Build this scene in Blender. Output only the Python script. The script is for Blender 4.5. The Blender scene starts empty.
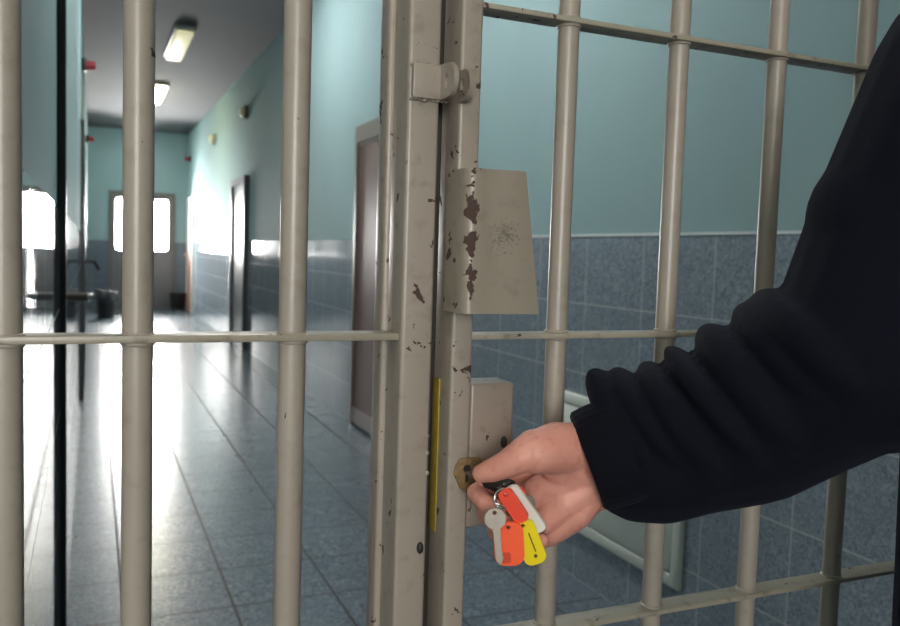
import bpy, bmesh, math, random
import numpy as np
from mathutils import Vector, Matrix
random.seed(4)
PI = math.pi
C = bpy.context.scene.collection
sc = bpy.context.scene

# ------------------------------------------------------------------ camera
F, YAW, PITCH, ROLL = 829.825, 0.408528, 0.0699463, -0.0320050
EYE = Vector((0, 0, 1.5))
cy, sy, cp, sp = math.cos(YAW), math.sin(YAW), math.cos(PITCH), math.sin(PITCH)
fw = Vector((sy*cp, cy*cp, -sp)); rt = Vector((cy, -sy, 0)); dn = fw.cross(rt)
rr = math.cos(ROLL)*rt + math.sin(ROLL)*dn
dd = -math.sin(ROLL)*rt + math.cos(ROLL)*dn
cam = bpy.data.cameras.new('camera'); cam_o = bpy.data.objects.new('camera', cam); C.objects.link(cam_o)
m = Matrix.Identity(4)
for i in range(3):
    m[i][0], m[i][1], m[i][2], m[i][3] = rr[i], -dd[i], -fw[i], EYE[i]
cam_o.matrix_world = m
cam.sensor_width = 36; cam.lens = F*36/900; cam.clip_start = .02
cam.dof.use_dof = True; cam.dof.focus_distance = .74; cam.dof.aperture_fstop = 10
sc.camera = cam_o

def at(px, py, Y):
    """world point on the plane y = Y seen at a pixel of the photograph"""
    d = rr*((px-450)/F) + dd*((py-313)/F) + fw
    return EYE + d*(Y/d.y)

# ------------------------------------------------------------------ materials
def newmat(name):
    m = bpy.data.materials.new(name); m.use_nodes = True
    nt = m.node_tree; b = nt.nodes['Principled BSDF']
    return m, nt, b
def N(nt, t, **kw):
    n = nt.nodes.new(t)
    for k, v in kw.items():
        if k in n.inputs: n.inputs[k].default_value = v
        else: setattr(n, k, v)
    return n
def mixc(nt, fac, a, b, mode='MIX'):
    n = nt.nodes.new('ShaderNodeMix'); n.data_type = 'RGBA'; n.blend_type = mode
    def put(s, v):
        if isinstance(v, bpy.types.NodeSocket): nt.links.new(v, s)
        elif isinstance(v, (int, float)): s.default_value = v
        else: s.default_value = (*v, 1)
    put(n.inputs[0], fac); put(n.inputs[6], a); put(n.inputs[7], b)
    return n.outputs[2]
def math_(nt, op, a, b=None, c=None, clamp=False):
    n = nt.nodes.new('ShaderNodeMath'); n.operation = op; n.use_clamp = clamp
    for i, v in enumerate((a, b, c)):
        if v is None: continue
        if isinstance(v, bpy.types.NodeSocket): nt.links.new(v, n.inputs[i])
        else: n.inputs[i].default_value = v
    return n.outputs[0]
def pos(nt):
    return nt.nodes.new('ShaderNodeNewGeometry').outputs['Position']
def noise(nt, vec, scale, detail=4, rough=.55, dist=0):
    n = N(nt, 'ShaderNodeTexNoise', Scale=scale, Detail=detail, Roughness=rough, Distortion=dist)
    nt.links.new(vec, n.inputs['Vector']); return n.outputs['Fac']
def ramp(nt, fac, a, b):
    n = nt.nodes.new('ShaderNodeMapRange'); n.interpolation_type = 'SMOOTHSTEP'
    nt.links.new(fac, n.inputs[0]); n.inputs[1].default_value = a; n.inputs[2].default_value = b
    return n.outputs[0]
def bump(nt, b, h, strength=.3, dist=.002):
    n = N(nt, 'ShaderNodeBump', Strength=strength, Distance=dist)
    nt.links.new(h, n.inputs['Height']); nt.links.new(n.outputs[0], b.inputs['Normal'])

def plain(name, col, rough=.5, metal=0, spec=.5, var=.0, scale=30, bmp=0):
    m, nt, b = newmat(name)
    b.inputs['Base Color'].default_value = (*col, 1); b.inputs['Roughness'].default_value = rough
    b.inputs['Metallic'].default_value = metal; b.inputs['Specular IOR Level'].default_value = spec
    if var or bmp:
        p = pos(nt); f = noise(nt, p, scale)
        if var:
            c = mixc(nt, f, tuple(x*(1-var) for x in col), tuple(min(1, x*(1+var)) for x in col))
            nt.links.new(c, b.inputs['Base Color'])
        if bmp: bump(nt, b, f, bmp)
    return m

def paint_mat(name, base=(.292, .250, .205), chip=.645, edge=None, dirt=.5):
    """old oil paint on steel with dirty patches and chips down to the rust"""
    m, nt, b = newmat(name); p = pos(nt)
    n1 = noise(nt, p, 9, 5); n2 = noise(nt, p, 60, 4); n3 = noise(nt, p, 48, 5, .6, .6)
    c = mixc(nt, n1, tuple(x*.86 for x in base), tuple(min(1, x*1.1) for x in base))
    d = math_(nt, 'MULTIPLY', ramp(nt, n2, .52, .74), dirt)
    c = mixc(nt, d, c, (.17, .14, .105))
    k = n3
    if edge:                                   # (x, width, gain): flaking along a bend
        s = nt.nodes.new('ShaderNodeSeparateXYZ'); nt.links.new(p, s.inputs[0])
        q = math_(nt, 'ABSOLUTE', math_(nt, 'SUBTRACT', s.outputs[0], edge[0]))
        q = math_(nt, 'SUBTRACT', 1, math_(nt, 'DIVIDE', q, edge[1]), clamp=True)
        k = math_(nt, 'ADD', noise(nt, p, 62, 4, .55, .5), math_(nt, 'MULTIPLY', q, edge[2]))
        # a patch of fine scratches
        v = nt.nodes.new('ShaderNodeVectorMath'); v.operation = 'DISTANCE'
        nt.links.new(p, v.inputs[0]); v.inputs[1].default_value = edge[3]
        g = math_(nt, 'SUBTRACT', 1, math_(nt, 'DIVIDE', v.outputs['Value'], .026), clamp=True)
        s2 = ramp(nt, math_(nt, 'ADD', noise(nt, p, 420, 3, .7), math_(nt, 'MULTIPLY', g, .26)), .68, .78)
        c = mixc(nt, math_(nt, 'MULTIPLY', s2, .8), c, (.09, .075, .06))
    mk = ramp(nt, k, chip, chip+.012)
    c = mixc(nt, mk, c, (.055, .03, .022))
    nt.links.new(c, b.inputs['Base Color'])
    r = mixc(nt, mk, (.36, .36, .36), (.85, .85, .85)); nt.links.new(r, b.inputs['Roughness'])
    h = math_(nt, 'SUBTRACT', math_(nt, 'MULTIPLY', noise(nt, p, 130, 3), .35), mk)
    bump(nt, b, h, .35, .0012)
    return m

def tile_mat(name, axes, size, origin, cols, grout, rough, mortar=.006, spec=.5, groutrough=.5, vein=26, coat=0, bmp=.25):
    m, nt, b = newmat(name); p = pos(nt)
    s = nt.nodes.new('ShaderNodeSeparateXYZ'); nt.links.new(p, s.inputs[0])
    cb = nt.nodes.new('ShaderNodeCombineXYZ')
    for i in range(2):
        nt.links.new(math_(nt, 'DIVIDE', math_(nt, 'SUBTRACT', s.outputs[axes[i]], origin[i]), size[1]), cb.inputs[i])
    br = N(nt, 'ShaderNodeTexBrick', offset=0.0, squash=1.0)
    for k, v in (('Scale', 1), ('Mortar Size', mortar/size[1]/2), ('Mortar Smooth', .15), ('Brick Width', size[0]/size[1]), ('Row Height', 1), ('Bias', 0)):
        br.inputs[k].default_value = v
    br.inputs['Color1'].default_value = (0, 0, 0, 1); br.inputs['Color2'].default_value = (1, 1, 1, 1)
    nt.links.new(cb.outputs[0], br.inputs['Vector'])
    vec = nt.nodes.new('ShaderNodeVectorMath'); vec.operation = 'ADD'    # each tile its own veining
    sc_ = nt.nodes.new('ShaderNodeVectorMath'); sc_.operation = 'SCALE'; sc_.inputs['Scale'].default_value = 7
    nt.links.new(br.outputs['Color'], sc_.inputs[0]); nt.links.new(p, vec.inputs[0]); nt.links.new(sc_.outputs[0], vec.inputs[1])
    a = noise(nt, vec.outputs[0], vein, 8, .74, 2.2); a2 = noise(nt, vec.outputs[0], 5, 3)
    c = mixc(nt, ramp(nt, a, .35, .69), cols[0], cols[1])
    c = mixc(nt, math_(nt, 'MULTIPLY', ramp(nt, a2, .35, .7), .4), c, cols[2])
    c = mixc(nt, br.outputs['Fac'], c, grout)
    nt.links.new(c, b.inputs['Base Color'])
    r = mixc(nt, br.outputs['Fac'], mixc(nt, a, (rough*.8,)*3, (rough*1.2,)*3), (groutrough,)*3); nt.links.new(r, b.inputs['Roughness'])
    nt.links.new(mixc(nt, br.outputs['Fac'], (spec,)*3, (.03,)*3), b.inputs['Specular IOR Level'])
    if coat: b.inputs['Coat Weight'].default_value = coat; b.inputs['Coat Roughness'].default_value = .12
    h = math_(nt, 'SUBTRACT', math_(nt, 'MULTIPLY', a, .12), br.outputs['Fac'])
    if bmp: bump(nt, b, h, bmp, .001)
    return m

def teal_mat():
    m, nt, b = newmat('teal_wall_paint'); p = pos(nt)
    c = mixc(nt, noise(nt, p, 2.2, 5), (.225, .338, .345), (.258, .378, .384))
    c = mixc(nt, math_(nt, 'MULTIPLY', noise(nt, p, 160, 3), .25), c, (.33, .43, .435))
    nt.links.new(c, b.inputs['Base Color']); b.inputs['Roughness'].default_value = .75
    b.inputs['Specular IOR Level'].default_value = .12
    bump(nt, b, noise(nt, p, 140, 4, .65), .35, .003)
    return m
def emit(name, col, s):
    m, nt, b = newmat(name)
    b.inputs['Base Color'].default_value = (.8, .8, .75, 1)
    b.inputs['Emission Color'].default_value = (*col, 1); b.inputs['Emission Strength'].default_value = s
    return m
def glass_mat(name='window_glass', tint=1.0):
    m, nt, b = newmat(name)
    t = nt.nodes.new('ShaderNodeBsdfTransparent'); t.inputs[0].default_value = (tint, tint, tint, 1); g = N(nt, 'ShaderNodeBsdfGlossy', Roughness=.02)
    f = N(nt, 'ShaderNodeFresnel', IOR=1.45); mx = nt.nodes.new('ShaderNodeMixShader')
    nt.links.new(f.outputs[0], mx.inputs[0]); nt.links.new(t.outputs[0], mx.inputs[1]); nt.links.new(g.outputs[0], mx.inputs[2])
    nt.links.new(mx.outputs[0], nt.nodes['Material Output'].inputs[0]); return m
def skin_mat():
    m, nt, b = newmat('skin'); p = pos(nt)
    c = mixc(nt, noise(nt, p, 38, 5), (.54, .222, .162), (.67, .318, .25))
    c = mixc(nt, ramp(nt, noise(nt, p, 120, 3), .5, .75), c, (.52, .205, .155))
    nt.links.new(c, b.inputs['Base Color']); b.inputs['Roughness'].default_value = .5
    b.inputs['Subsurface Weight'].default_value = .12; b.inputs['Subsurface Radius'].default_value = (.006, .0025, .0015)
    b.inputs['Subsurface Scale'].default_value = 1
    bump(nt, b, noise(nt, p, 420, 4, .7), .3, .0006); return m
def fleece_mat(name, col):
    m, nt, b = newmat(name); p = pos(nt)
    c = mixc(nt, noise(nt, p, 300, 3), tuple(x*.7 for x in col), tuple(x*1.4 for x in col)); nt.links.new(c, b.inputs['Base Color'])
    b.inputs['Roughness'].default_value = .95; b.inputs['Specular IOR Level'].default_value = .12
    b.inputs['Sheen Weight'].default_value = .03; b.inputs['Sheen Roughness'].default_value = .5
    b.inputs['Sheen Tint'].default_value = (.4, .45, .7, 1)
    bump(nt, b, noise(nt, p, 500, 4, .7), .5, .002); return m

H = 4.15                       # ceiling
XR = 2.095                     # face of the tiled right wall
YE = 20.8                      # end wall
M = {}
GX = at(471, 240, .6405).x
M['paint'] = paint_mat('beige_metal_paint')
M['paint_clean'] = paint_mat('beige_bar_paint', (.315, .275, .228), .70, dirt=.25)
M['paint_guard'] = paint_mat('flaking_guard_paint', (.25, .212, .165), .73, (GX, .010, .30, (GX+.030, .64, 1.517)), .7)
M['paint_lock'] = paint_mat('worn_lock_paint', (.25, .20, .165), .66, dirt=.9)
M['paint_rail'] = paint_mat('rail_paint', (.29, .26, .20), .66, dirt=.9)
M['floor'] = tile_mat('speckled_floor_tile', (0, 1), (.43, .43), (.12, 3.452), ((.045, .068, .088), (.20, .245, .28), (.10, .135, .165)), (.035, .037, .04), .24, .014, .8, vein=34, bmp=.2)
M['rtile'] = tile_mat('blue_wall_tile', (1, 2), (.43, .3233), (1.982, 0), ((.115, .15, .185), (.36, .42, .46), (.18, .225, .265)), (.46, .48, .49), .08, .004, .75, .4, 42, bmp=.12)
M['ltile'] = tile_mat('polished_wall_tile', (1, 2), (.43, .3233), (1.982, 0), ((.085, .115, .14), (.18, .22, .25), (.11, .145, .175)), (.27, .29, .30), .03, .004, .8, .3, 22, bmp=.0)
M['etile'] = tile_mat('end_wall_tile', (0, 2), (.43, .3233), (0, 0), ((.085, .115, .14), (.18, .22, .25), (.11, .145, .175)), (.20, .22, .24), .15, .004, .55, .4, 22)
M['teal'] = teal_mat()
M['ceil'] = plain('ceiling_paint', (.088, .093, .10), .8, var=.1, scale=1.2)
M['white'] = plain('white_trim', (.62, .66, .64), .4)
M['hatch'] = plain('pale_hatch_paint', (.56, .60, .54), .45, var=.05, scale=8)
M['hatchline'] = plain('hatch_joint', (.03, .04, .04), .7)
M['darkalu'] = plain('dark_bronze_metal', (.035, .032, .032), .35, .6, .5, .2)
M['chrome'] = plain('chrome', (.75, .74, .72), .18, 1)
M['brass'] = plain('worn_brass', (.19, .115, .045), .6, .15, .5, .55, 220, .6)
M['black'] = plain('black_plastic', (.012, .012, .013), .45)
M['black_iron'] = plain('black_iron', (.02, .018, .017), .6, .2)
M['yellow'] = plain('yellow_bolt_paint', (.30, .22, .03), .5, 0, .5, .35, 90)
M['brown'] = plain('brown_door', (.13, .075, .065), .42, .0, .35, .12, 4)
M['brownframe'] = plain('brown_frame', (.13, .125, .115), .35, .2, .5, .1)
M['reddoor'] = plain('red_brown_door', (.36, .17, .12), .4, var=.1)
M['darkdoor'] = plain('dark_grey_door', (.05, .055, .06), .35, var=.1)
M['greydoor'] = plain('grey_door', (.15, .15, .155), .4, var=.08)
M['glass'] = glass_mat(); M['milk'] = glass_mat('milky_glass', .44); M['tint'] = glass_mat('tinted_glass', .6)
M['darksteel'] = plain('dull_steel', (.16, .14, .12), .35, .7)
M['darkglass'] = plain('dark_tinted_glass', (.02, .028, .03), .02, 0, .8)
M['red'] = plain('red_siren', (.28, .02, .035), .35)
M['bin'] = plain('black_bin', (.012, .012, .014), .35)
M['bag'] = plain('bin_bag', (.06, .06, .065), .25, var=.3, scale=40)
M['lampglass'] = plain('bulkhead_glass', (.75, .70, .52), .3)
M['housing'] = plain('lamp_housing', (.38, .38, .36), .5)
M['skin'] = skin_mat()
M['fleece'] = fleece_mat('navy_fleece', (.0040, .0044, .0088))
M['cuff'] = fleece_mat('navy_knit', (.0035, .0038, .007))
M['trouser'] = fleece_mat('dark_trousers', (.02, .021, .026))
M['shoe'] = plain('black_leather', (.012, .011, .011), .35)
M['hair'] = plain('dark_hair', (.03, .02, .014), .5, var=.5, scale=200, bmp=.5)
M['orange'] = plain('orange_tag', (.85, .105, .035), .35, var=.06)
M['redtag'] = plain('red_tag', (.80, .075, .04), .35, var=.06)
M['whitetag'] = plain('clear_tag', (.72, .68, .62), .25, var=.05)
M['yellowtag'] = plain('yellow_tag', (.78, .60, .015), .35, var=.06)
M['steel'] = plain('key_steel', (.26, .225, .19), .42, .45, .5, .15, 200)

# ------------------------------------------------------------------ mesh helpers
class MB:
    def __init__(s): s.bm = bmesh.new(); s.mi = 0
    def _mark(s, before):
        for f in s.bm.faces:
            if f.index == -1 or f not in before: pass
    def box(s, x0, x1, y0, y1, z0, z1, bev=0, seg=2):
        b = bmesh.new(); bmesh.ops.create_cube(b, size=1)
        for v in b.verts: v.co = Vector(((x0+x1)/2+v.co.x*(x1-x0), (y0+y1)/2+v.co.y*(y1-y0), (z0+z1)/2+v.co.z*(z1-z0)))
        if bev: bmesh.ops.bevel(b, geom=b.edges[:], offset=bev, segments=seg, affect='EDGES', profile=.5)
        s.add(b); return s
    def add(s, b, mat=None):
        if mat: bmesh.ops.transform(b, matrix=mat, verts=b.verts[:])
        me = bpy.data.meshes.new('t'); b.to_mesh(me); b.free(); s.bm.from_mesh(me); bpy.data.meshes.remove(me)
    def cyl(s, p0, p1, r, r2=None, seg=32, cap=True):
        p0, p1 = Vector(p0), Vector(p1); d = p1-p0
        b = bmesh.new(); bmesh.ops.create_cone(b, cap_ends=cap, segments=seg, radius1=r, radius2=r if r2 is None else r2, depth=d.length)
        s.add(b, Matrix.Translation((p0+p1)/2) @ d.to_track_quat('Z', 'Y').to_matrix().to_4x4()); return s
    def sphere(s, c, r, sx=1, sy_=1, sz=1, seg=24, rot=None):
        b = bmesh.new(); bmesh.ops.create_uvsphere(b, u_segments=seg, v_segments=seg//2, radius=r)
        mt = Matrix.Translation(c) @ (rot or Matrix.Identity(4)) @ Matrix.Diagonal((sx, sy_, sz, 1))
        s.add(b, mt); return s
    def torus(s, c, axis, R, r, n=40, k=12, sx=1, sy_=1):
        b = bmesh.new(); vs = []
        for i in range(n):
            a = 2*PI*i/n
            for j in range(k):
                t = 2*PI*j/k
                vs.append(b.verts.new(((R*sx+r*math.cos(t))*math.cos(a), (R*sy_+r*math.cos(t))*math.sin(a), r*math.sin(t))))
        for i in range(n):
            for j in range(k):
                b.faces.new((vs[i*k+j], vs[((i+1) % n)*k+j], vs[((i+1) % n)*k+(j+1) % k], vs[i*k+(j+1) % k]))
        q = Vector(axis).to_track_quat('Z', 'Y').to_matrix().to_4x4()
        s.add(b, Matrix.Translation(c) @ q); return s
    def prism(s, pts, thick, mat, bev=0):
        """outline in local xy, thickness along local z, placed by mat"""
        b = bmesh.new()
        lo = [b.verts.new((x, y, -thick/2)) for x, y in pts]; hi = [b.verts.new((x, y, thick/2)) for x, y in pts]
        b.faces.new(lo[::-1]); b.faces.new(hi); n = len(pts)
        for i in range(n): b.faces.new((lo[i], lo[(i+1) % n], hi[(i+1) % n], hi[i]))
        if bev:
            es = [e for e in b.edges if abs(e.verts[0].co.z-e.verts[1].co.z) < 1e-9]
            bmesh.ops.bevel(b, geom=es, offset=bev, segments=2, affect='EDGES', profile=.5)
        s.add(b, mat); return s
    def capsule(s, p0, r0, p1, r1, seg=20):
        b = bmesh.new()
        for p, r in ((p0, r0), (p1, r1)):
            bmesh.ops.create_uvsphere(b, u_segments=seg, v_segments=seg//2, radius=r, matrix=Matrix.Translation(p))
        h = bmesh.ops.convex_hull(b, input=b.verts[:])
        bmesh.ops.delete(b, geom=list(set(h['geom_interior']) | set(g for g in h['geom_unused'] if isinstance(g, bmesh.types.BMVert))), context='VERTS') if (h['geom_interior'] or h['geom_unused']) else None
        s.add(b); return s
    def mesh(s, name):
        bmesh.ops.recalc_face_normals(s.bm, faces=s.bm.faces[:])
        me = bpy.data.meshes.new(name); s.bm.to_mesh(me); s.bm.free(); return me
    def build(s, name, mat, parent=None, smooth=True, ang=40):
        me = s.mesh(name); me.materials.append(mat)
        if smooth: shade(me, ang)
        return link(name, me, parent)
def shade(me, ang=40):
    for p in me.polygons: p.use_smooth = True
    b = bmesh.new(); b.from_mesh(me)
    for e in b.edges:
        if len(e.link_faces) == 2 and e.calc_face_angle(0) > math.radians(ang): e.smooth = False
    b.to_mesh(me); b.free()
def link(name, me, parent=None):
    o = bpy.data.objects.new(name, me); C.objects.link(o)
    if parent:
        o.parent = parent; o.matrix_parent_inverse = parent.matrix_world.inverted() if False else Matrix.Translation(-parent_base(parent))
    return o
def parent_base(o):
    p = Vector((0, 0, 0))
    while o: p += o.location + (o.matrix_parent_inverse.to_translation() if o.parent else Vector((0, 0, 0))); o = o.parent
    return p
def empty(name, loc, label=None, cat=None, group=None, kind=None):
    o = bpy.data.objects.new(name, None); C.objects.link(o); o.location = loc; o.empty_display_size = .05
    return tag(o, label, cat, group, kind)
def tag(o, label=None, cat=None, group=None, kind=None):
    if label: o['label'] = label
    if cat: o['category'] = cat
    if group: o['group'] = group
    if kind: o['kind'] = kind
    return o
def remesh(mb, voxel, smooth=6, fac=.5):
    me = mb.mesh('tmp'); o = bpy.data.objects.new('tmp', me); C.objects.link(o)
    r = o.modifiers.new('r', 'REMESH'); r.mode = 'VOXEL'; r.voxel_size = voxel
    if smooth: s = o.modifiers.new('s', 'SMOOTH'); s.iterations = smooth; s.factor = fac
    dg = bpy.context.evaluated_depsgraph_get()
    me2 = bpy.data.meshes.new_from_object(o.evaluated_get(dg))
    bpy.data.objects.remove(o); bpy.data.meshes.remove(me)
    for p in me2.polygons: p.use_smooth = True
    return me2
def struct(o, label, cat):
    return tag(o, label, cat, None, 'structure')

# ------------------------------------------------------------------ the room
WL = -.10                                        # face of the left corridor wall
LX, YB = -2.2, -3.0                              # lobby on this side of the gate
struct(MB().box(LX-.2, XR+.3, YB-.2, YE+.3, -.1, 0).build('floor', M['floor'], smooth=False), 'glossy blue-grey speckled floor tiles of the corridor', 'floor')
struct(MB().box(LX-.2, XR+.3, YB-.2, YE+.3, H, H+.1).build('ceiling', M['ceil'], smooth=False), 'plain grey painted corridor ceiling', 'ceiling')
wr = struct(MB().box(XR+.008, XR+.3, YB-.2, YE+.3, 0, H).build('wall_right', M['teal'], smooth=False), 'right corridor wall, teal paint above blue tiles', 'wall')
# tiling with gaps for the doors
def tiles_right(spans):
    b = MB()
    for a, c in spans: b.box(XR, XR+.0079, a, c, 0, 1.604)
    return b
D1 = (5.85, 6.93)
tiles_right([(YB, D1[0]), (D1[1], 12.35), (13.65, 19.4), (20.5, YE)]).build('tile_dado', M['rtile'], wr, smooth=False)
struct(MB().box(XR-.004, XR+.0079, YB, D1[0], 1.604, 1.614).build('trim_1', M['white'], smooth=False), 'thin white strip along the top of the right wall tiles', 'trim')

# left wall with window openings far down
WIN = [(13.6, 15.1), (15.5, 17.0), (17.4, 18.9), (19.2, 20.3)]
ZS, ZT = 1.43, 1.86
b = MB().box(-.3, WL, .76, YE+.3, ZT, H).box(-.3, WL, .76, YE+.3, 0, ZS)
e = .76
for a, c in WIN: b.box(-.3, WL, e, a, ZS, ZT); e = c
b.box(-.3, WL, e, YE+.3, ZS, ZT)
wl = struct(b.build('wall_left', M['teal'], smooth=False), 'left corridor wall, teal paint above tiles, seen edge-on', 'wall')
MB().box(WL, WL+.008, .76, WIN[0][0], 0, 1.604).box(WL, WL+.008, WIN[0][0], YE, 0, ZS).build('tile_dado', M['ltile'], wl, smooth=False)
for i, (a, c) in enumerate(WIN):
    w = struct(empty(f'window_{i+1}', (-.2, (a+c)/2, ZS)), f'low wide bright window number {i+1} along the left corridor wall', 'window')
    f = MB(); t = .05
    f.box(-.24, -.16, a, c, ZS, ZS+t).box(-.24, -.16, a, c, ZT-t, ZT).box(-.24, -.16, a, a+t, ZS+t, ZT-t).box(-.24, -.16, c-t, c, ZS+t, ZT-t)
    mid = (a+c)/2; f.box(-.24, -.16, mid-t/2, mid+t/2, ZS+t, ZT-t)
    f.build('window_frame', M['brownframe'], w, smooth=False)
    MB().box(-.205, -.199, a+t, c-t, ZS+t, ZT-t).build('pane', M['tint'], w, smooth=False)

# end wall with a tall glazed double door
DX0, DX1, DZ = .40, 1.76, 2.68
b = MB().box(-.3, DX0, YE, YE+.25, 0, H).box(DX1, XR+.3, YE, YE+.25, 0, H).box(DX0, DX1, YE, YE+.25, DZ, H)
we = struct(b.build('wall_end', M['teal'], smooth=False), 'far end wall of the corridor, teal above grey tiles', 'wall')
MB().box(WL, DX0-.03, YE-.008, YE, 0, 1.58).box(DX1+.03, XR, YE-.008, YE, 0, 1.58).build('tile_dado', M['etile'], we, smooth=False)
d = struct(empty('door_1', ((DX0+DX1)/2, YE, 0)), 'grey double door with two tall bright panes at the corridor end', 'door')
MB().box(DX0-.05, DX0+.03, YE-.03, YE+.1, 0, DZ+.05).box(DX1-.03, DX1+.05, YE-.03, YE+.1, 0, DZ+.05).box(DX0+.03, DX1-.03, YE-.03, YE+.1, DZ-.03, DZ+.05).build('door_frame', M['brownframe'], d, smooth=False)
xm = (DX0+DX1)/2
for a, c in ((DX0+.03, xm-.004), (xm+.004, DX1-.03)):
    lf = MB(); y0, y1 = YE+.01, YE+.06; t = .075; zb = 1.38; zt = DZ-.03
    a_, c_ = a, c; ta, tc = (t, .03) if a < xm-.1 else (.03, t)
    lf.box(a, c, y0, y1, 0, zb).box(a, a+ta, y0, y1, zb, zt).box(c-tc, c, y0, y1, zb, zt).box(a+ta, c-tc, y0, y1, zt-.08, zt)
    # rounded corners of the glazed opening
    for (cx, cz, sx, sz) in ((a+ta, zb, 1, 1), (c-tc, zb, -1, 1), (a+ta, zt-.08, 1, -1), (c-tc, zt-.08, -1, -1)):
        R = .07; pts = [(cx, cz)] + [(cx+sx*(R-R*math.sin(q*PI/12)), cz+sz*(R-R*math.cos(q*PI/12))) for q in range(7)]
        lf.prism(pts, y1-y0, Matrix.Translation((0, (y0+y1)/2, 0)) @ Matrix.Rotation(PI/2, 4, 'X'))
    lo = lf.build('door_leaf', M['greydoor'], d, smooth=False)
    MB().box(a+ta-.005, c-tc+.005, YE+.03, YE+.036, zb, zt-.08).build('pane', M['glass'], lo, smooth=False)

BW = (-2.05, -.45, 1.3, 2.6)
b = MB().box(LX-.2, XR+.3, YB-.2, YB, 0, BW[2]).box(LX-.2, XR+.3, YB-.2, YB, BW[3], H).box(LX-.2, BW[0], YB-.2, YB, BW[2], BW[3]).box(BW[1], XR+.3, YB-.2, YB, BW[2], BW[3])
struct(b.build('wall_back', M['teal'], smooth=False), 'lobby wall behind the viewer', 'wall')
w = struct(empty('window_5', (-1.25, YB-.1, BW[2])), 'milky lobby window behind the viewer', 'window')
f = MB(); t = .05
f.box(BW[0], BW[1], YB-.14, YB-.06, BW[2], BW[2]+t).box(BW[0], BW[1], YB-.14, YB-.06, BW[3]-t, BW[3])
for x in (BW[0], -1.25-t/2, BW[1]-t): f.box(x, x+t, YB-.14, YB-.06, BW[2]+t, BW[3]-t)
f.build('window_frame', M['brownframe'], w, smooth=False)
MB().box(BW[0]+t, BW[1]-t, YB-.103, YB-.097, BW[2]+t, BW[3]-t).build('pane', M['milk'], w, smooth=False)
b = MB().box(LX-.2, LX, YB, .9, 0, H)
struct(b.build('wall_lobby', M['teal'], smooth=False), 'lobby side wall left of the viewer', 'wall')
struct(MB().box(LX, -.145, .64, .76, 0, H).box(-.145, XR, .64, .76, 2.75, H).build('wall_gate', M['teal'], smooth=False), 'wall around the barred gate', 'wall')

# ------------------------------------------------------------------ left wall: dark post and a short bar, seen almost edge-on
o = empty('metal_post', (-.085, 2.88, 0), 'tall dark metal post standing against the left wall just past the bars', 'post')
MB().box(WL, -.0735, 2.85, 2.91, 0, 3.7, .003).build('post_body', M['darkalu'], o)
MB().box(WL, -.080, 2.91, 2.935, 0, 3.7).build('post_edge', M['housing'], o, smooth=False)
o = empty('metal_peg', (WL, 3.1, 1.317), 'short round metal bar with a bright tip sticking out of the left wall', 'peg')
MB().cyl((WL+.004, 3.1, 1.317), (-.012, 3.1, 1.317), .0145).build('peg_bar', M['darksteel'], o)
MB().cyl((-.014, 3.1, 1.317), (.004, 3.1, 1.319), .016, .011).sphere((.003, 3.1, 1.319), .0115, .6, 1, 1).build('peg_tip', M['chrome'], o)
d = struct(empty('door_2', (WL, 9.4, 0)), 'far dark door on the left wall with a lever handle, edge-on', 'door')
MB().box(WL, WL+.035, 8.6, 8.7, 0, 2.65).box(WL, WL+.035, 9.9, 10.0, 0, 2.65).box(WL, WL+.035, 8.7, 9.9, 2.55, 2.65).build('door_frame', M['darkdoor'], d, smooth=False)
MB().box(WL, WL+.02, 8.7, 9.9, 0, 2.55).build('door_leaf', M['darkdoor'], d, smooth=False)
MB().cyl((WL+.018, 8.85, 1.32), (WL+.12, 8.85, 1.32), .013).cyl((WL+.115, 8.86, 1.325), (WL+.16, 8.95, 1.25), .014).build('door_handle', M['black'], d)

# ------------------------------------------------------------------ doors on the right wall
d = struct(empty('door_3', (XR, 6.4, 0)), 'brown door in a grey metal frame on the right wall behind the gate post', 'door')
a, c, zt = D1[0], D1[1], 2.56
MB().box(XR-.03, XR+.02, c-.06, c, 0, zt).box(XR-.03, XR+.02, a, a+.06, 0, zt).box(XR-.03, XR+.02, a+.06, c-.06, zt-.14, zt).build('door_frame', M['brownframe'], d, smooth=False)
lf = MB().box(XR-.012, XR+.01, a+.06, c-.06, .03, zt-.14).build('door_leaf', M['brown'], d, smooth=False)
MB().box(XR-.022, XR-.012, a+.06, c-.06, .03, .16).box(XR-.018, XR-.012, a+.06, c-.06, zt-.165, zt-.14).build('kick_rail', plain('rail_grey_brown', (.27, .22, .21), .35), lf, smooth=False)
for z in (zt-.07, zt-.20): MB().sphere((XR-.034, 6.25, z), .022, .5, 1, 1).build('screw_cap', M['chrome'], d)
d = struct(empty('door_4', (XR, 13, 0)), 'narrow dark door halfway down the right wall', 'door')
MB().box(XR-.07, XR+.01, 12.35, 12.45, 0, 2.56).box(XR-.07, XR+.01, 13.55, 13.65, 0, 2.56).box(XR-.07, XR+.01, 12.45, 13.55, 2.46, 2.56).build('door_frame', M['darkdoor'], d, smooth=False)
MB().box(XR-.035, XR+.005, 12.45, 13.55, 0, 2.46).build('door_leaf', M['darkdoor'], d, smooth=False)
d = struct(empty('door_5', (XR, 19.95, 0)), 'reddish-brown door at the far end of the right wall', 'door')
MB().box(XR-.05, XR+.01, 19.4, 19.47, 0, 2.62).box(XR-.05, XR+.01, 20.43, 20.5, 0, 2.62).box(XR-.05, XR+.01, 19.47, 20.43, 2.55, 2.62).build('door_frame', M['white'], d, smooth=False)
lf = MB().box(XR-.03, XR+.005, 19.47, 20.43, 0, 2.55).build('door_leaf', M['reddoor'], d, smooth=False)
MB().cyl((XR-.03, 20.3, 1.3), (XR-.10, 20.3, 1.3), .015).sphere((XR-.10, 20.3, 1.3), .03).build('door_handle', M['chrome'], lf)

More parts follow.
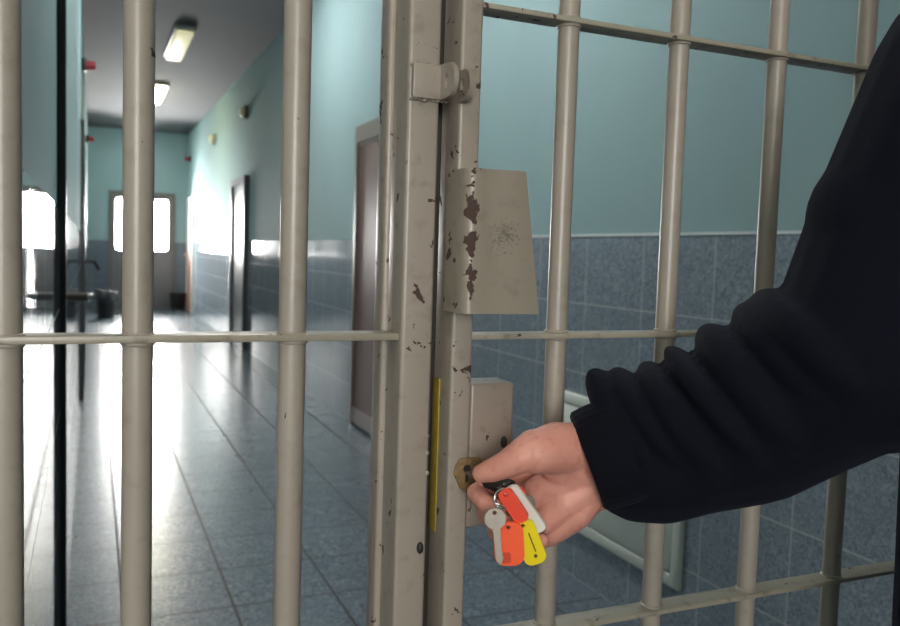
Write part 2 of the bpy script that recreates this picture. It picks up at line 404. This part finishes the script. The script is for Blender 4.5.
# ------------------------------------------------------------------ white hatch low on the right wall
hx = empty('wall_hatch', (XR, 2.95, .23), 'pale green-white framed access hatch low on the blue tiled wall', 'hatch')
y0, y1, z0, z1 = 2.50, 3.44, .235, .868
fr = MB(); t = .05
fr.box(XR-.022, XR-.0002, y0, y0+t, z0, z1, .003).box(XR-.022, XR-.0002, y1-t, y1, z0, z1, .003).box(XR-.022, XR-.0002, y0+t, y1-t, z0, z0+t, .003).box(XR-.022, XR-.0002, y0+t, y1-t, z1-t, z1, .003)
fr.build('hatch_frame', M['hatch'], hx)
MB().box(XR-.006, XR-.0002, y0+t, y1-t, z0+t, z1-t).build('hatch_joint', M['hatchline'], hx, smooth=False)
g = .007
MB().box(XR-.021, XR-.006, y0+t+g, y1-t-g, z0+t+g, z1-t-g, .003).build('hatch_panel', M['hatch'], hx)

# ------------------------------------------------------------------ lamps, sirens, bins
def ceiling_light(y, label, strength, x=1.03, col=(1, .90, .58)):
    o = empty('ceiling_light', (x, y, H), label, 'ceiling light', 'fluorescent ceiling lights')
    MB().box(x-.13, x+.13, y-.85, y+.85, H-.05, H, .006).build('lamp_housing', M['housing'], o)
    MB().box(x-.10, x+.10, y-.80, y+.80, H-.10, H-.051, .02).build('lamp_diffuser', emit('tube_light', col, strength), o)
ceiling_light(15.35, 'brighter fluorescent ceiling light farther down the corridor', 28)
ceiling_light(19.2, 'added ceiling light that brightens the end wall, hidden behind a bar', 24, col=(1, .97, .9))  # unseen lamp, added to lift the dark end wall
ceiling_light(11.5, 'dull yellowish fluorescent ceiling light nearer the gate, uppermost in view', .55, col=(1, .93, .50))
for y in (7.65, 3.8):
    ceiling_light(y, 'fluorescent ceiling light above the view, beyond the gate', 60, col=(1, .97, .95))
ceiling_light(-1.1, 'fluorescent ceiling light of the lobby on the viewer side', 34, x=-.8, col=(1, .93, .82))
for y, lab in ((12.6, 'round bulkhead wall lamp nearer the gate, high on the right wall'), (16.1, 'round bulkhead wall lamp farther along, high on the right wall')):
    z = 3.5
    o = empty('bulkhead_lamp', (XR+.008, y, z), lab, 'wall lamp', 'bulkhead lamps on the right wall')
    MB().cyl((XR+.008, y, z), (XR-.05, y, z), .10).build('lamp_base', M['brown'] if y < 13 else M['housing'], o)
    MB().sphere((XR-.05, y, z), .085, .75, 1, 1).build('lamp_dome', M['lampglass'], o)
for x, y, s, lab in ((WL, 9.2, 1, 'red alarm siren on the left wall, nearer and higher in view'), (WL, 15.6, 1, 'red alarm siren on the left wall, farther one'), (XR+.008, 20.3, -1, 'red alarm siren on the right wall beside the end wall corner')):
    z = 3.27 if s > 0 else 3.52
    o = empty('alarm_siren', (x, y, z), lab, 'siren', 'red sirens')
    MB().box(min(x, x+s*.05), max(x, x+s*.05), y-.06, y+.06, z-.06, z+.06, .01).build('siren_base', M['black'], o)
    MB().cyl((x+s*.05, y, z), (x+s*.13, y, z), .05, .04).build('siren_horn', M['red'], o)

def bin_(x, y, h, r, lab, bag):
    o = empty('waste_bin', (x, y, 0), lab, 'waste bin')
    b = bmesh.new(); n = 32; prof = [(r*.80, .005), (r, h), (r*1.06, h), (r*1.06, h-.03), (r*1.02, h-.03)]
    prof = [(0, 0), (r*.78, 0), (r*.80, .01), (r, h-.03), (r*1.07, h-.03), (r*1.07, h), (r*.97, h), (r*.78, .02), (0, .02)]
    rings = [[b.verts.new((x+q*math.cos(2*PI*i/n), y+q*math.sin(2*PI*i/n), z)) for i in range(n)] for q, z in prof]
    for k in range(len(rings)-1):
        for i in range(n): b.faces.new((rings[k][i], rings[k][(i+1) % n], rings[k+1][(i+1) % n], rings[k+1][i]))
    bmesh.ops.remove_doubles(b, verts=b.verts[:], dist=1e-5)
    mb = MB(); mb.add(b); mb.build('bin_body', M['bin'], o)
    if bag:
        b = bmesh.new(); n = 40; pr = [(r*.93, h-.06), (r*1.0, h+.03), (r*1.1, h+.03), (r*1.16, h-.06), (r*1.13, h-.15)]
        rings = []
        for k, (q, z) in enumerate(pr):
            rings.append([b.verts.new((x+q*(1+.05*math.sin(i*5.1+k))*math.cos(2*PI*i/n), y+q*(1+.05*math.sin(i*5.1+k))*math.sin(2*PI*i/n), z+.035*math.sin(i*1.3)*(k > 2)+.04*math.cos(2*PI*i/n)*(-1))) for i in range(n)])
        for k in range(len(rings)-1):
            for i in range(n): b.faces.new((rings[k][i], rings[k][(i+1) % n], rings[k+1][(i+1) % n], rings[k+1][i]))
        mb = MB(); mb.add(b); mb.build('bin_liner', M['bag'], o)
bin_(.26, 18.3, .52, .20, 'black waste bin with a loose bag, left side of the corridor', True)
bin_(1.86, 20.5, .40, .19, 'black waste bin in the far right corner beside the end door', False)

# ------------------------------------------------------------------ the bars
GF, BY, BR = .68, .70, .0108            # gate front plane, bar centre plane, bar radius
ZB, ZTOP = .06, 2.68
def rail(x0, x1, z, y0=.683, y1=.713, th=.005):
    return MB().box(x0, x1, y0, y1, z-th/2, z+th/2, .001)
def bar(x, r, parent, z0=ZB, z1=ZTOP):
    b = MB().cyl((x, BY, z0), (x, BY, z1), r, seg=36)
    for z in RZ:                          # weld beads where the bar meets the flat rails
        b.torus((x, BY, z+.0035), (0, 0, 1), r, .0018, 28, 8)
        b.torus((x, BY, z-.0035), (0, 0, 1), r, .0018, 28, 8)
    return b.build('bar', M['paint_clean'], parent)
RZ = [.236, .534, .832, 1.1325, 1.4255, 1.7235, 2.02, 2.32, 2.62]

PL, PR = at(402, 313, GF).x, at(433.5, 313, GF).x            # post
SL, SR = at(453, 313, GF).x, at(474, 313, GF).x          # lock stile of the gate
GL, GR0, GR1 = at(467, 240, .6405).x, at(524, 175, .6405).x, at(537, 311, .6405).x   # lock guard
LR = at(513, 450, GF).x
fp = empty('barred_partition', (.06, BY, 0), 'fixed barred panel left of the gate, with a hasp on its box-section post', 'barred partition')
for x, r in ((-.0600, .0125), (.0335, .0118), (.157, .0116)): bar(x, r, fp)
for z in (1.4265,): pass
for z in (.236, .832, 1.4265, 2.02, 2.62): rail(-.145, PL, z, .686, .714, .0062).build('rail', M['paint_rail'], fp)
# post: closed box with a rounded stop strip along its left rear edge
po = MB().box(PL, PR, .680, .722, 0, 2.75, .0035, 3).build('post', M['paint'], fp)
MB().box(PL-.0055, PL+.01, .718, .744, 0, 2.75, .0035, 3).build('stop_strip', M['paint'], po)
MB().box(PR-.004, SL+.022, .7265, .7325, 0, 2.75).build('gap_shade_strip', M['darksteel'], po, smooth=False)  # dark strip added behind the gap, stands in for its deep shade
# hasp: plate folded round the post with a lug pointing at the viewer
hp = MB().box(PL+.002, PR+.004, .6735, .6800, 1.6330, 1.6625, .0016)
def lug(x, y1, y0, z, hw, th, hole=True):
    """D-shaped lug in the YZ plane, drilled"""
    R = hw; cyy = y0+R
    out = [(y1, z-hw), ] + [(cyy-R*math.sin(t*PI/12), z-R*math.cos(t*PI/12)) for t in range(13)] + [(y1, z+hw)]
    b = bmesh.new(); n = len(out); hr = .0052; hc = cyy+.003
    def ring(xx): return [b.verts.new((xx, p, q)) for p, q in out]
    a, c = ring(x-th/2), ring(x+th/2)
    ha = [b.verts.new((x-th/2, hc+hr*.8*math.cos(2*PI*i/24), z+hr*1.25*math.sin(2*PI*i/24))) for i in range(24)]
    hc_ = [b.verts.new((x+th/2, v.co.y, v.co.z)) for v in ha]
    for i in range(n): b.faces.new((a[i], a[(i+1) % n], c[(i+1) % n], c[i]))
    for i in range(24): b.faces.new((ha[i], ha[(i+1) % 24], hc_[(i+1) % 24], hc_[i]))
    for o_, h_ in ((a, ha), (c, hc_)):
        es = []
        for L in (o_, h_):
            for i in range(len(L)): es.append(b.edges.get((L[i], L[(i+1) % len(L)])))
        bmesh.ops.triangle_fill(b, use_beauty=True, edges=es)
    return b
hp.add(lug(PR-.0005, .6790, .6435, 1.6475, .0145, .0042))
hs = hp.build('hasp', M['paint'], fp)
wd = MB(); wd2 = MB()
for i in range(9):
    wd.sphere((PL+.002+i*.0038, .6785, 1.6625+random.uniform(-.001, .001)), random.uniform(.0015, .0024)); wd2.sphere((PL+.002+i*.0041, .678, 1.6335+random.uniform(-.0012, .0006)), random.uniform(.0016, .0026))
wd.build('weld_bead', M['paint'], hs); wd2.build('weld_bead', M['paint'], hs)

gt = empty('barred_gate', (.80, BY, 0), 'beige barred gate with flaking lock guard, lock case and key in it', 'gate')
GX1 = 1.27
st = MB().box(SL, SR, .680, .722, .03, 2.70, .003, 3).build('stile', M['paint'], gt)
MB().box(GX1-.034, GX1, .680, .722, .03, 2.70, .003, 3).build('stile', M['paint'], gt)
gx = [.4170+.1300*i for i in range(7)]
gx = [x for x in gx if x < GX1-.04]
for x in gx: bar(x, .0102, gt)
for z in RZ[1::2] if False else (.236, .534, .832, 1.1325, 1.4255, 1.7235, 2.02, 2.62):
    rail(SR-.0003, GX1-.0338, z, .686, .712, .0050).build('rail', M['paint_rail'], gt)
# lug on the stile
MB2 = MB(); MB2.add(lug(SL+.0008, .6800, .6570, 1.6475, .0135, .0040)); MB2.build('hasp_lug', M['paint'], gt)
# lock guard: bent plate standing off the stile
zt_, zb_ = 1.5735, 1.4505
b = bmesh.new(); th = .0030
def guard(b):
    XL, YF = GL, .6405
    prof = [(XL, .680)] + [(XL, .680-(.680-YF-.006)*i/4) for i in range(1, 5)] + [(XL+.006-.006*math.cos(t*PI/8), YF+.006-.006*math.sin(t*PI/8)) for t in range(1, 5)]
    rows = []
    K = 14
    for j in range(K+1):
        s = j/K; z = zt_+(zb_-zt_)*s; xr = GR0+(GR1-GR0)*s
        rows.append([b.verts.new((x, y, z)) for x, y in prof] + [b.verts.new((XL+.006+(xr-XL-.006)*i/6, YF+.0012*math.sin(i), z)) for i in range(1, 7)])
    for j in range(K):
        for i in range(len(rows[0])-1): b.faces.new((rows[j][i], rows[j][i+1], rows[j+1][i+1], rows[j+1][i]))
guard(b)
me = bpy.data.meshes.new('lock_guard'); bmesh.ops.recalc_face_normals(b, faces=b.faces[:])
bmesh.ops.solidify(b, geom=b.faces[:], thickness=th); b.to_mesh(me); b.free(); me.materials.append(M['paint_guard']); shade(me, 50); link('lock_guard', me, gt)
# lock case beside the stile, bolt plate in the gap
MB().box(SR+.0001, LR, .6812, .7180, 1.248, 1.3830, .003, 3).build('lock_case', M['paint_lock'], gt)
MB().box(SL-.0016, SL-.0001, .7030, .7190, 1.240, 1.385, .0004).build('bolt_plate', M['yellow'], gt)
kc = at(470, 473, .6785)
pts = []
for i in range(14):
    a = 2*PI*i/14; r = .0165*(1+.10*math.sin(i*1.35)+.05*math.cos(i*2.7)); pts.append((r*math.cos(a)*.92, r*math.sin(a)))
RX = Matrix.Rotation(PI/2, 4, 'X')
kp = MB().prism(pts, .0016, Matrix.Translation(kc+Vector((-.001, -.0008, 0))) @ RX, .0004).build('keyhole_plate', M['brass'], gt)
ks = at(467, 471, .6767)
MB().cyl(ks+Vector((0, -.0003, .002)), ks+Vector((0, .001, .002)), .0038, seg=20).prism([(-.0016, -.010), (.0016, -.010), (.0016, .002), (-.0016, .002)], .0013, Matrix.Translation(ks+Vector((0, .0003, 0))) @ RX).build('keyhole', M['black_iron'], kp)
sc2 = at(473, 462, .6767)
MB().torus(sc2, (0, 1, 0), .0030, .0010, 24, 8).build('screw_ring', M['brass'], kp)
for (x, y) in ((504, 442), (420, 548), (503, 516)):
    q = at(x, y, .678); MB().sphere(q, .0045, .7, .7, 1.2).build('bolt_stub', M['black_iron'], gt if x > 430 else fp)
for (x, y) in ((427, 436), (427, 453), (427, 473)):
    q = at(x, y, .681); MB().sphere(q, .0022, 1, .6, 1).build('weld_dot', M['paint_rail'], fp)

rp = empty('barred_partition', (1.7, BY, 0), 'fixed barred panel right of the gate, behind the arm', 'barred partition')
MB().box(1.30, 1.336, .680, .724, 0, 2.75, .003).build('post', M['paint'], rp)
for i in range(5): bar(1.45+.13*i, .0102, rp)
for z in (.236, .832, 1.4255, 2.02, 2.62): rail(1.335, XR, z, .686, .712, .005).build('rail', M['paint_rail'], rp)

# ------------------------------------------------------------------ the person reaching in from the right
pr = empty('person', (.83, .35, 0), 'person in a navy fleece jacket reaching in from the right to the gate lock', 'person')
def chain(mb, pts):
    for (p, r), (q, s) in zip(pts[:-1], pts[1:]): mb.capsule(Vector(p), r, Vector(q), s)
hand = MB()
PX = .00088
def sh(pts): return [(Vector(p)+OFF, r) for p, r in pts]
def hp_(lst): return [(at(x, y, Y), r*PX) for x, y, Y, r in lst]
# forearm and wrist
chain(hand, hp_([(680, 436, .580, 36), (640, 452, .600, 33), (604, 463, .612, 33), (588, 465, .616, 33)]))
chain(hand, hp_([(640, 440, .605, 32), (600, 448, .622, 26), (585, 448, .622, 24)]))
chain(hand, hp_([(615, 478, .605, 28), (597, 486, .612, 25)]))
# metacarpals as a palm plate
for (x, y, Y, r), (x2, y2, Y2, r2) in (((590, 446, .628, 21), (523, 466, .648, 13)), ((592, 462, .628, 22), (523, 489, .650, 13)), ((594, 478, .624, 22), (532, 514, .645, 13)), ((596, 488, .618, 21), (549, 534, .633, 13))):
    chain(hand, hp_([(x, y, Y, r), ((x+x2)/2, (y+y2)/2, (Y+Y2)/2, (r+r2)/2+1), (x2, y2, Y2, r2)]))
# heel of the palm on the little-finger side
chain(hand, hp_([(594, 484, .606, 20), (574, 510, .608, 20), (553, 529, .618, 15)]))
chain(hand, hp_([(590, 468, .607, 23), (562, 482, .611, 19), (536, 492, .624, 15)]))
chain(hand, hp_([(592, 482, .604, 21), (566, 501, .608, 19.5), (545, 519, .617, 15.5)]))
chain(hand, hp_([(572, 458, .606, 25), (588, 474, .607, 24)]))
chain(hand, hp_([(560, 462, .608, 22), (572, 480, .609, 20)]))
# ball of the thumb and the thumb
chain(hand, hp_([(604, 456, .612, 25), (580, 449, .604, 26), (556, 448, .600, 25), (537, 452, .596, 21)]))
chain(hand, hp_([(534, 449, .598, 19), (522, 456, .598, 16.5), (507, 464, .604, 13.2), (493, 470, .612, 11.5), (481, 473.5, .6195, 8.8)]))
# fingers: knuckle, middle joint, end joint, tip - curled back toward the palm
chain(hand, hp_([(523, 466, .648, 12), (497, 481, .648, 11), (476.5, 493, .640, 10)])); chain(hand, hp_([(476.5, 493, .640, 10), (486, 504, .618, 9.3), (499, 509, .604, 7.8)]))
chain(hand, hp_([(523, 489, .650, 12.5), (502, 502, .648, 11), (487, 513, .636, 10)])); chain(hand, hp_([(487, 513, .636, 10), (496, 524, .612, 9), (510, 524, .598, 8)]))
chain(hand, hp_([(532, 514, .645, 12), (512, 524, .642, 10.5), (497, 532, .630, 9.5)])); chain(hand, hp_([(497, 532, .630, 9.5), (507, 541, .608, 8.6), (522, 537, .597, 7.6)]))
chain(hand, hp_([(549, 534, .633, 12), (531, 543, .631, 9.3), (520, 546, .620, 8.5)])); chain(hand, hp_([(520, 546, .620, 8.5), (531, 547, .602, 7.6), (542, 541, .598, 6.8)]))
me = remesh(hand, .0013, 5, .5); me.name = 'body'
# coarse rest of the body under the clothes
OFF = Vector((-.135, .182, 0))
SH_R, SH_L = Vector((.72, .43, 1.60)), Vector((.98, -.05, 1.56))+OFF
core = MB()
EL = at(880, 345, .462); WR = at(640, 452, .600)
chain(core, [(SH_R, .05), (EL, .042), (WR, .027)])
HC = Vector((.87, .20, 1.80))+OFF
chain(core, sh([((.91, .17, 1.47), .07), ((.89, .18, 1.60), .058), ((.885, .19, 1.71), .058)]))
core.sphere(HC, .1, .95, .80, 1.18, 32); core.sphere(HC+Vector((-.02, 0, -.055)), .07, 1, .85, .9)
core.capsule(HC+Vector((-.095, 0, .0)), .010, HC+Vector((-.112, 0, -.03)), .015)     # nose
core.sphere(HC+Vector((-.088, 0, -.068)), .02, .6, 1.3, .5)                             # mouth
for s in (-1, 1): core.sphere(HC+Vector((.01, s*.082, -.01)), .03, .6, .3, 1)          # ears
chain(core, sh([(SH_L-OFF, .05), ((1.0, -.10, 1.25), .042), ((.93, -.08, 1.0), .028)]))
chain(core, sh([((.93, -.08, 1.0), .03), ((.91, -.075, .93), .032), ((.90, -.07, .90), .022)]))
for i in range(4): chain(core, sh([((.915-.018*i+.02, -.075, .91), .011), ((.912-.018*i+.02, -.07, .86-.006*(i in (0, 3))), .0095), ((.905-.018*i+.02, -.055, .835), .008)]))
chain(core, sh([((.895, -.07, .95), .014), ((.868, -.055, .905), .011), ((.86, -.05, .875), .009)]))
me2 = remesh(core, .006, 4)
bm = bmesh.new(); bm.from_mesh(me); bm.from_mesh(me2); bm.to_mesh(me); bm.free()
for p in me.polygons: p.use_smooth = True
me.materials.clear(); me.materials.append(M['skin']); bo = link('body', me, pr)
for s in (-1, 1): MB().sphere(HC+Vector((-.084, s*.032, .004)), .0125).build('eye', M['lampglass'], bo)
hr = MB(); hr.sphere(HC+Vector((.016, 0, .03)), .107, .98, .84, 1.12, 32); hme = hr.mesh('hair')
bm = bmesh.new(); bm.from_mesh(hme)
bmesh.ops.delete(bm, geom=[v for v in bm.verts if (v.co-HC).x < -.03 and (v.co-HC).z < .075 or (v.co-HC).z < -.05], context='VERTS'); bm.to_mesh(hme); bm.free()
hme.materials.append(M['hair']); shade(hme, 80); link('hair', hme, pr)

# jacket: sleeve with deep soft folds, body, other sleeve
jk = MB()
sp_ = [(at(640, 466, .610), .050), (at(660, 458, .600), .058), (at(700, 440, .580), .064), (at(748, 424, .552), .069), (at(800, 392, .518), .072), (at(850, 360, .478), .076)]
chain(jk, sp_)
EL2 = at(880, 345, .462)
chain(jk, [(sp_[-1][0], .076), (EL2, .084)])
chain(jk, [(EL2, .084), (at(928, 235, .445), .088), (at(998, 85, .41), .088), (SH_R, .09)])
axis = (sp_[3][0]-sp_[0][0]).normalized()
for (x, y, Y, R, Rd, T, tl) in ((628, 424, .612, 66, 74, .019, .30), (658, 424, .596, 72, 80, .016, .42), (689, 424, .577, 86, 86, .021, .38), (722, 409, .558, 92, 92, .017, .50), (757, 393, .538, 98, 96, .028, .42), (800, 372, .512, 104, 100, .030, .50), (818, 354, .496, 116, 96, .030, .62)):
    c = at(x, y, Y); dep = (c-EYE).dot(fw)
    tilt = (axis + tl*Vector((0, 0, 1)) + .10*rr).normalized()
    jk.sphere(c, 1, R*dep/F*.97, Rd*dep/F*.90, T, 32, tilt.to_track_quat('Z', 'Y').to_matrix().to_4x4())
c = at(899, 220, .452); dep = (c-EYE).dot(fw)
jk.sphere(c, 87*dep/F, 1, 1, .95, 32)
# torso
chain(jk, sh([(SH_R-OFF, .085), ((.84, .30, 1.52), .10), ((.95, .06, 1.52), .10), (SH_L-OFF, .085)]))
chain(jk, sh([((.90, .24, 1.44), .135), ((.91, .24, 1.15), .135), ((.92, .23, .90), .14)]))
chain(jk, sh([((.97, .06, 1.44), .135), ((.97, .07, 1.15), .135), ((.97, .08, .90), .14)]))
chain(jk, sh([((.94, .15, 1.46), .14), ((.94, .15, 1.15), .155), ((.945, .15, .90), .16)]))
chain(jk, sh([(SH_L-OFF, .085), ((1.0, -.10, 1.25), .072), ((.935, -.085, 1.03), .052)]))
jk.torus(Vector((.895, .18, 1.61))+OFF, (-.25, .05, 1), .068, .02)
me = remesh(jk, .0032, 3, .5); me.name = 'jacket'; me.materials.clear(); me.materials.append(M['fleece'])
jo = link('jacket', me, pr)
# knitted cuff at the wrist: a short ribbed sleeve end
c0, c1 = at(588, 461, .603), at(628, 447, .588); dv = (c1-c0)
cf = bmesh.new(); n = 96; rows = []
q = dv.to_track_quat('Z', 'Y').to_matrix()
for s, r in ((.0, .0385), (-.04, .0410), (.03, .0440), (.35, .0455), (.7, .0460), (1.0, .0450)):
    rows.append([cf.verts.new(c0+dv*s+q @ Vector((r*(1+.012*math.sin(i*2*PI/n*32))*math.cos(2*PI*i/n), r*(1+.012*math.sin(i*2*PI/n*32))*math.sin(2*PI*i/n), 0))) for i in range(n)])
for k in range(len(rows)-1):
    for i in range(n): cf.faces.new((rows[k][i], rows[k][(i+1) % n], rows[k+1][(i+1) % n], rows[k+1][i]))
mb = MB(); mb.add(cf); mb.build('cuff', M['cuff'], jo, ang=80)
# trousers and shoes
tr = MB()
for s, y in ((1, .25), (-1, .05)):
    chain(tr, sh([((.945, y-.01*s, .93), .125), ((.94, y, .50), .085), ((.95, y, .10), .075)]))
me = remesh(tr, .008, 5); me.name = 'trousers'; me.materials.clear(); me.materials.append(M['trouser']); link('trousers', me, pr)
for y in (.25, .05):
    s_ = MB(); s_.capsule(OFF+Vector((.97, y, .055)), .05, OFF+Vector((.80, y, .045)), .042); s_.capsule(OFF+Vector((.96, y, .06)), .05, OFF+Vector((.95, y, .13)), .05)
    me = remesh(s_, .006, 3)
    for v in me.vertices: v.co.z = max(v.co.z, 0.0)
    me.materials.clear(); me.materials.append(M['shoe']); me.name = 'shoe'; link('shoe', me, pr)

# ------------------------------------------------------------------ the keys
kb = empty('key_bunch', at(505, 500, .60), 'bunch of keys with orange, red and yellow tags hanging from the hand at the lock', 'keys')
def frame(p, q, face):
    """local y runs p to q, local z toward the viewer side"""
    y = (q-p).normalized(); z = face-y*face.dot(y); z.normalize(); x = y.cross(z)
    m = Matrix((x, y, z)).transposed().to_4x4(); m.translation = (p+q)/2; return m, (q-p).length
def rrect(w, h, r, k=6):
    o = []
    for cx, cz, a0 in ((w/2-r, h/2-r, 0), (-w/2+r, h/2-r, PI/2), (-w/2+r, -h/2+r, PI), (w/2-r, -h/2+r, 1.5*PI)):
        o += [(cx+r*math.cos(a0+t*PI/2/k), cz+r*math.sin(a0+t*PI/2/k)) for t in range(k+1)]
    return o
def ringed(out, hole, thick, mt, bev=.0006):
    b = bmesh.new()
    def loop(pts, z): return [b.verts.new((x, y, z)) for x, y in pts]
    for z in (-thick/2, thick/2):
        pass
    A, B, Hh, I = loop(out, -thick/2), loop(out, thick/2), loop(hole, -thick/2), loop(hole, thick/2)
    for L, K in ((A, B), (Hh, I)):
        for i in range(len(L)): b.faces.new((L[i], L[(i+1) % len(L)], K[(i+1) % len(K)], K[i]))
    for o_, h_ in ((A, Hh), (B, I)):
        es = [b.edges.get((L[i], L[(i+1) % len(L)])) for L in (o_, h_) for i in range(len(L))]
        bmesh.ops.triangle_fill(b, use_beauty=True, edges=es)
    mb = MB(); mb.add(b, mt); return mb
def circ(cx, cy_, r, n=18): return [(cx+r*math.cos(2*PI*i/n), cy_+r*math.sin(2*PI*i/n)) for i in range(n)]
fc = Vector((-.45, -.9, .1))
# the key in the lock: steel blade, black bow between thumb and forefinger
kq, kh = at(468, 472, .676), at(492, 481, .632)
mt, L = frame(kq, kh, Vector((-.1, -.3, 1)))
kk = MB().prism(rrect(.0062, L, .001), .0022, mt, .0004).build('key', M['steel'], kb)
kh2 = at(506, 487, .612); mt, L = frame(kh, kh2, Vector((-.2, -.6, 1)))
tag(MB().prism(rrect(.017, L+.014, .006), .005, mt, .0012).build('key_bow', M['black'], kk), 'black plastic key bow')
# split ring
rc = at(503, 499, .588)
MB().torus(rc, (-.75, -.6, .25), .0075, .0010, 40, 10).torus(rc+Vector((.0012, .0008, .0004)), (-.73, -.62, .25), .0075, .0010, 40, 10).build('key_ring', M['chrome'], kb)
# tags and loose keys
def ktag(p, q, w, mat, label, th=.0032, face=fc):
    mt, L = frame(p, q, face)
    o = ringed(rrect(w, L, w*.36), circ(0, -L/2+.004, .0018), th, mt).build('key_tag', mat, kb); tag(o, label)
    return o, mt, L
o, mt, L = ktag(at(508, 522, .577), at(510, 565, .577), .024, M['orange'], 'orange key tag')
MB().prism(rrect(.010, .009, .002), .0006, mt @ Matrix.Translation((.004, .011, .0017))).build('tag_mark', plain('tag_dark_orange', (.55, .05, .015), .4), o)
o, mt, L = ktag(at(521, 521, .575), at(537.5, 563, .575), .0185, M['yellowtag'], 'yellow key tag')
MB().prism(rrect(.0011, .018, .0005), .0006, mt @ Matrix.Translation((-.0022, .000, .0017))).sphere(mt @ Vector((-.0008, .0125, .0016)), .0015).build('tag_mark', plain('tag_olive', (.10, .075, .005), .5), o)
ktag(at(503, 490, .578), at(524, 521, .573), .0125, M['redtag'], 'red key tag', .0035, Vector((-.75, -.6, .2)))
o, mt, L = ktag(at(509, 487, .581), at(541, 531, .576), .0135, M['whitetag'], 'clear white key tag', .0035, Vector((-.75, -.6, .2)))
ktag(at(518, 488, .587), at(523, 497, .583), .008, M['redtag'], 'short red key tag', .003, Vector((-.75, -.6, .2)))
def key(p, q, label):
    mt, L = frame(p, q, fc)
    bow = circ(0, -L/2+.0085, .0085, 24)
    o = ringed(bow, circ(0, -L/2+.0035, .0018), .0020, mt).build('key', M['steel'], kb); tag(o, label)
    t = [(-.003, -L/2+.015), (.003, -L/2+.015), (.003, L/2-.004), (.0005, L/2)]
    z = L/2-.003; x = -.003
    while z > -L/2+.024: t += [(x+random.uniform(0, .0016), z), (x+.0004, z-.002)]; z -= .004
    MB().prism(t, .0019, mt).build('key_blade', M['steel'], o)
key(at(494, 508, .579), at(501, 565, .573), 'steel key over the orange tag')
key(at(519, 497, .583), at(546, 531, .580), 'steel key behind the clear tag')

# ------------------------------------------------------------------ light
w = bpy.data.worlds.new('world'); sc.world = w; w.use_nodes = True
bg = w.node_tree.nodes['Background']; bg.inputs[0].default_value = (1, .985, .95, 1); bg.inputs[1].default_value = 130.0
def portal(name, loc, rot, sx, sy_):
    l = bpy.data.lights.new(name, 'AREA'); l.shape = 'RECTANGLE'; l.size, l.size_y = sx, sy_; l.cycles.is_portal = True
    o = bpy.data.objects.new(name, l); C.objects.link(o); o.location = loc; o.rotation_euler = rot
portal('daylight_portal', ((DX0+DX1)/2, YE+.24, (1.38+DZ)/2), (-PI/2, 0, 0), DX1-DX0, DZ-1.38)
portal('daylight_portal', (-1.25, YB-.19, 1.95), (PI/2, 0, 0), 1.6, 1.3)
portal('daylight_portal', (-.29, 17, (ZS+ZT)/2), (0, -PI/2, 0), ZT-ZS, 7)

sc.view_settings.view_transform = 'Standard'; sc.view_settings.look = 'None'
sc.view_settings.exposure = 0; sc.view_settings.gamma = 1
sc.cycles.max_bounces = 10; sc.cycles.use_denoising = True
sc.cycles.sample_clamp_indirect = 8
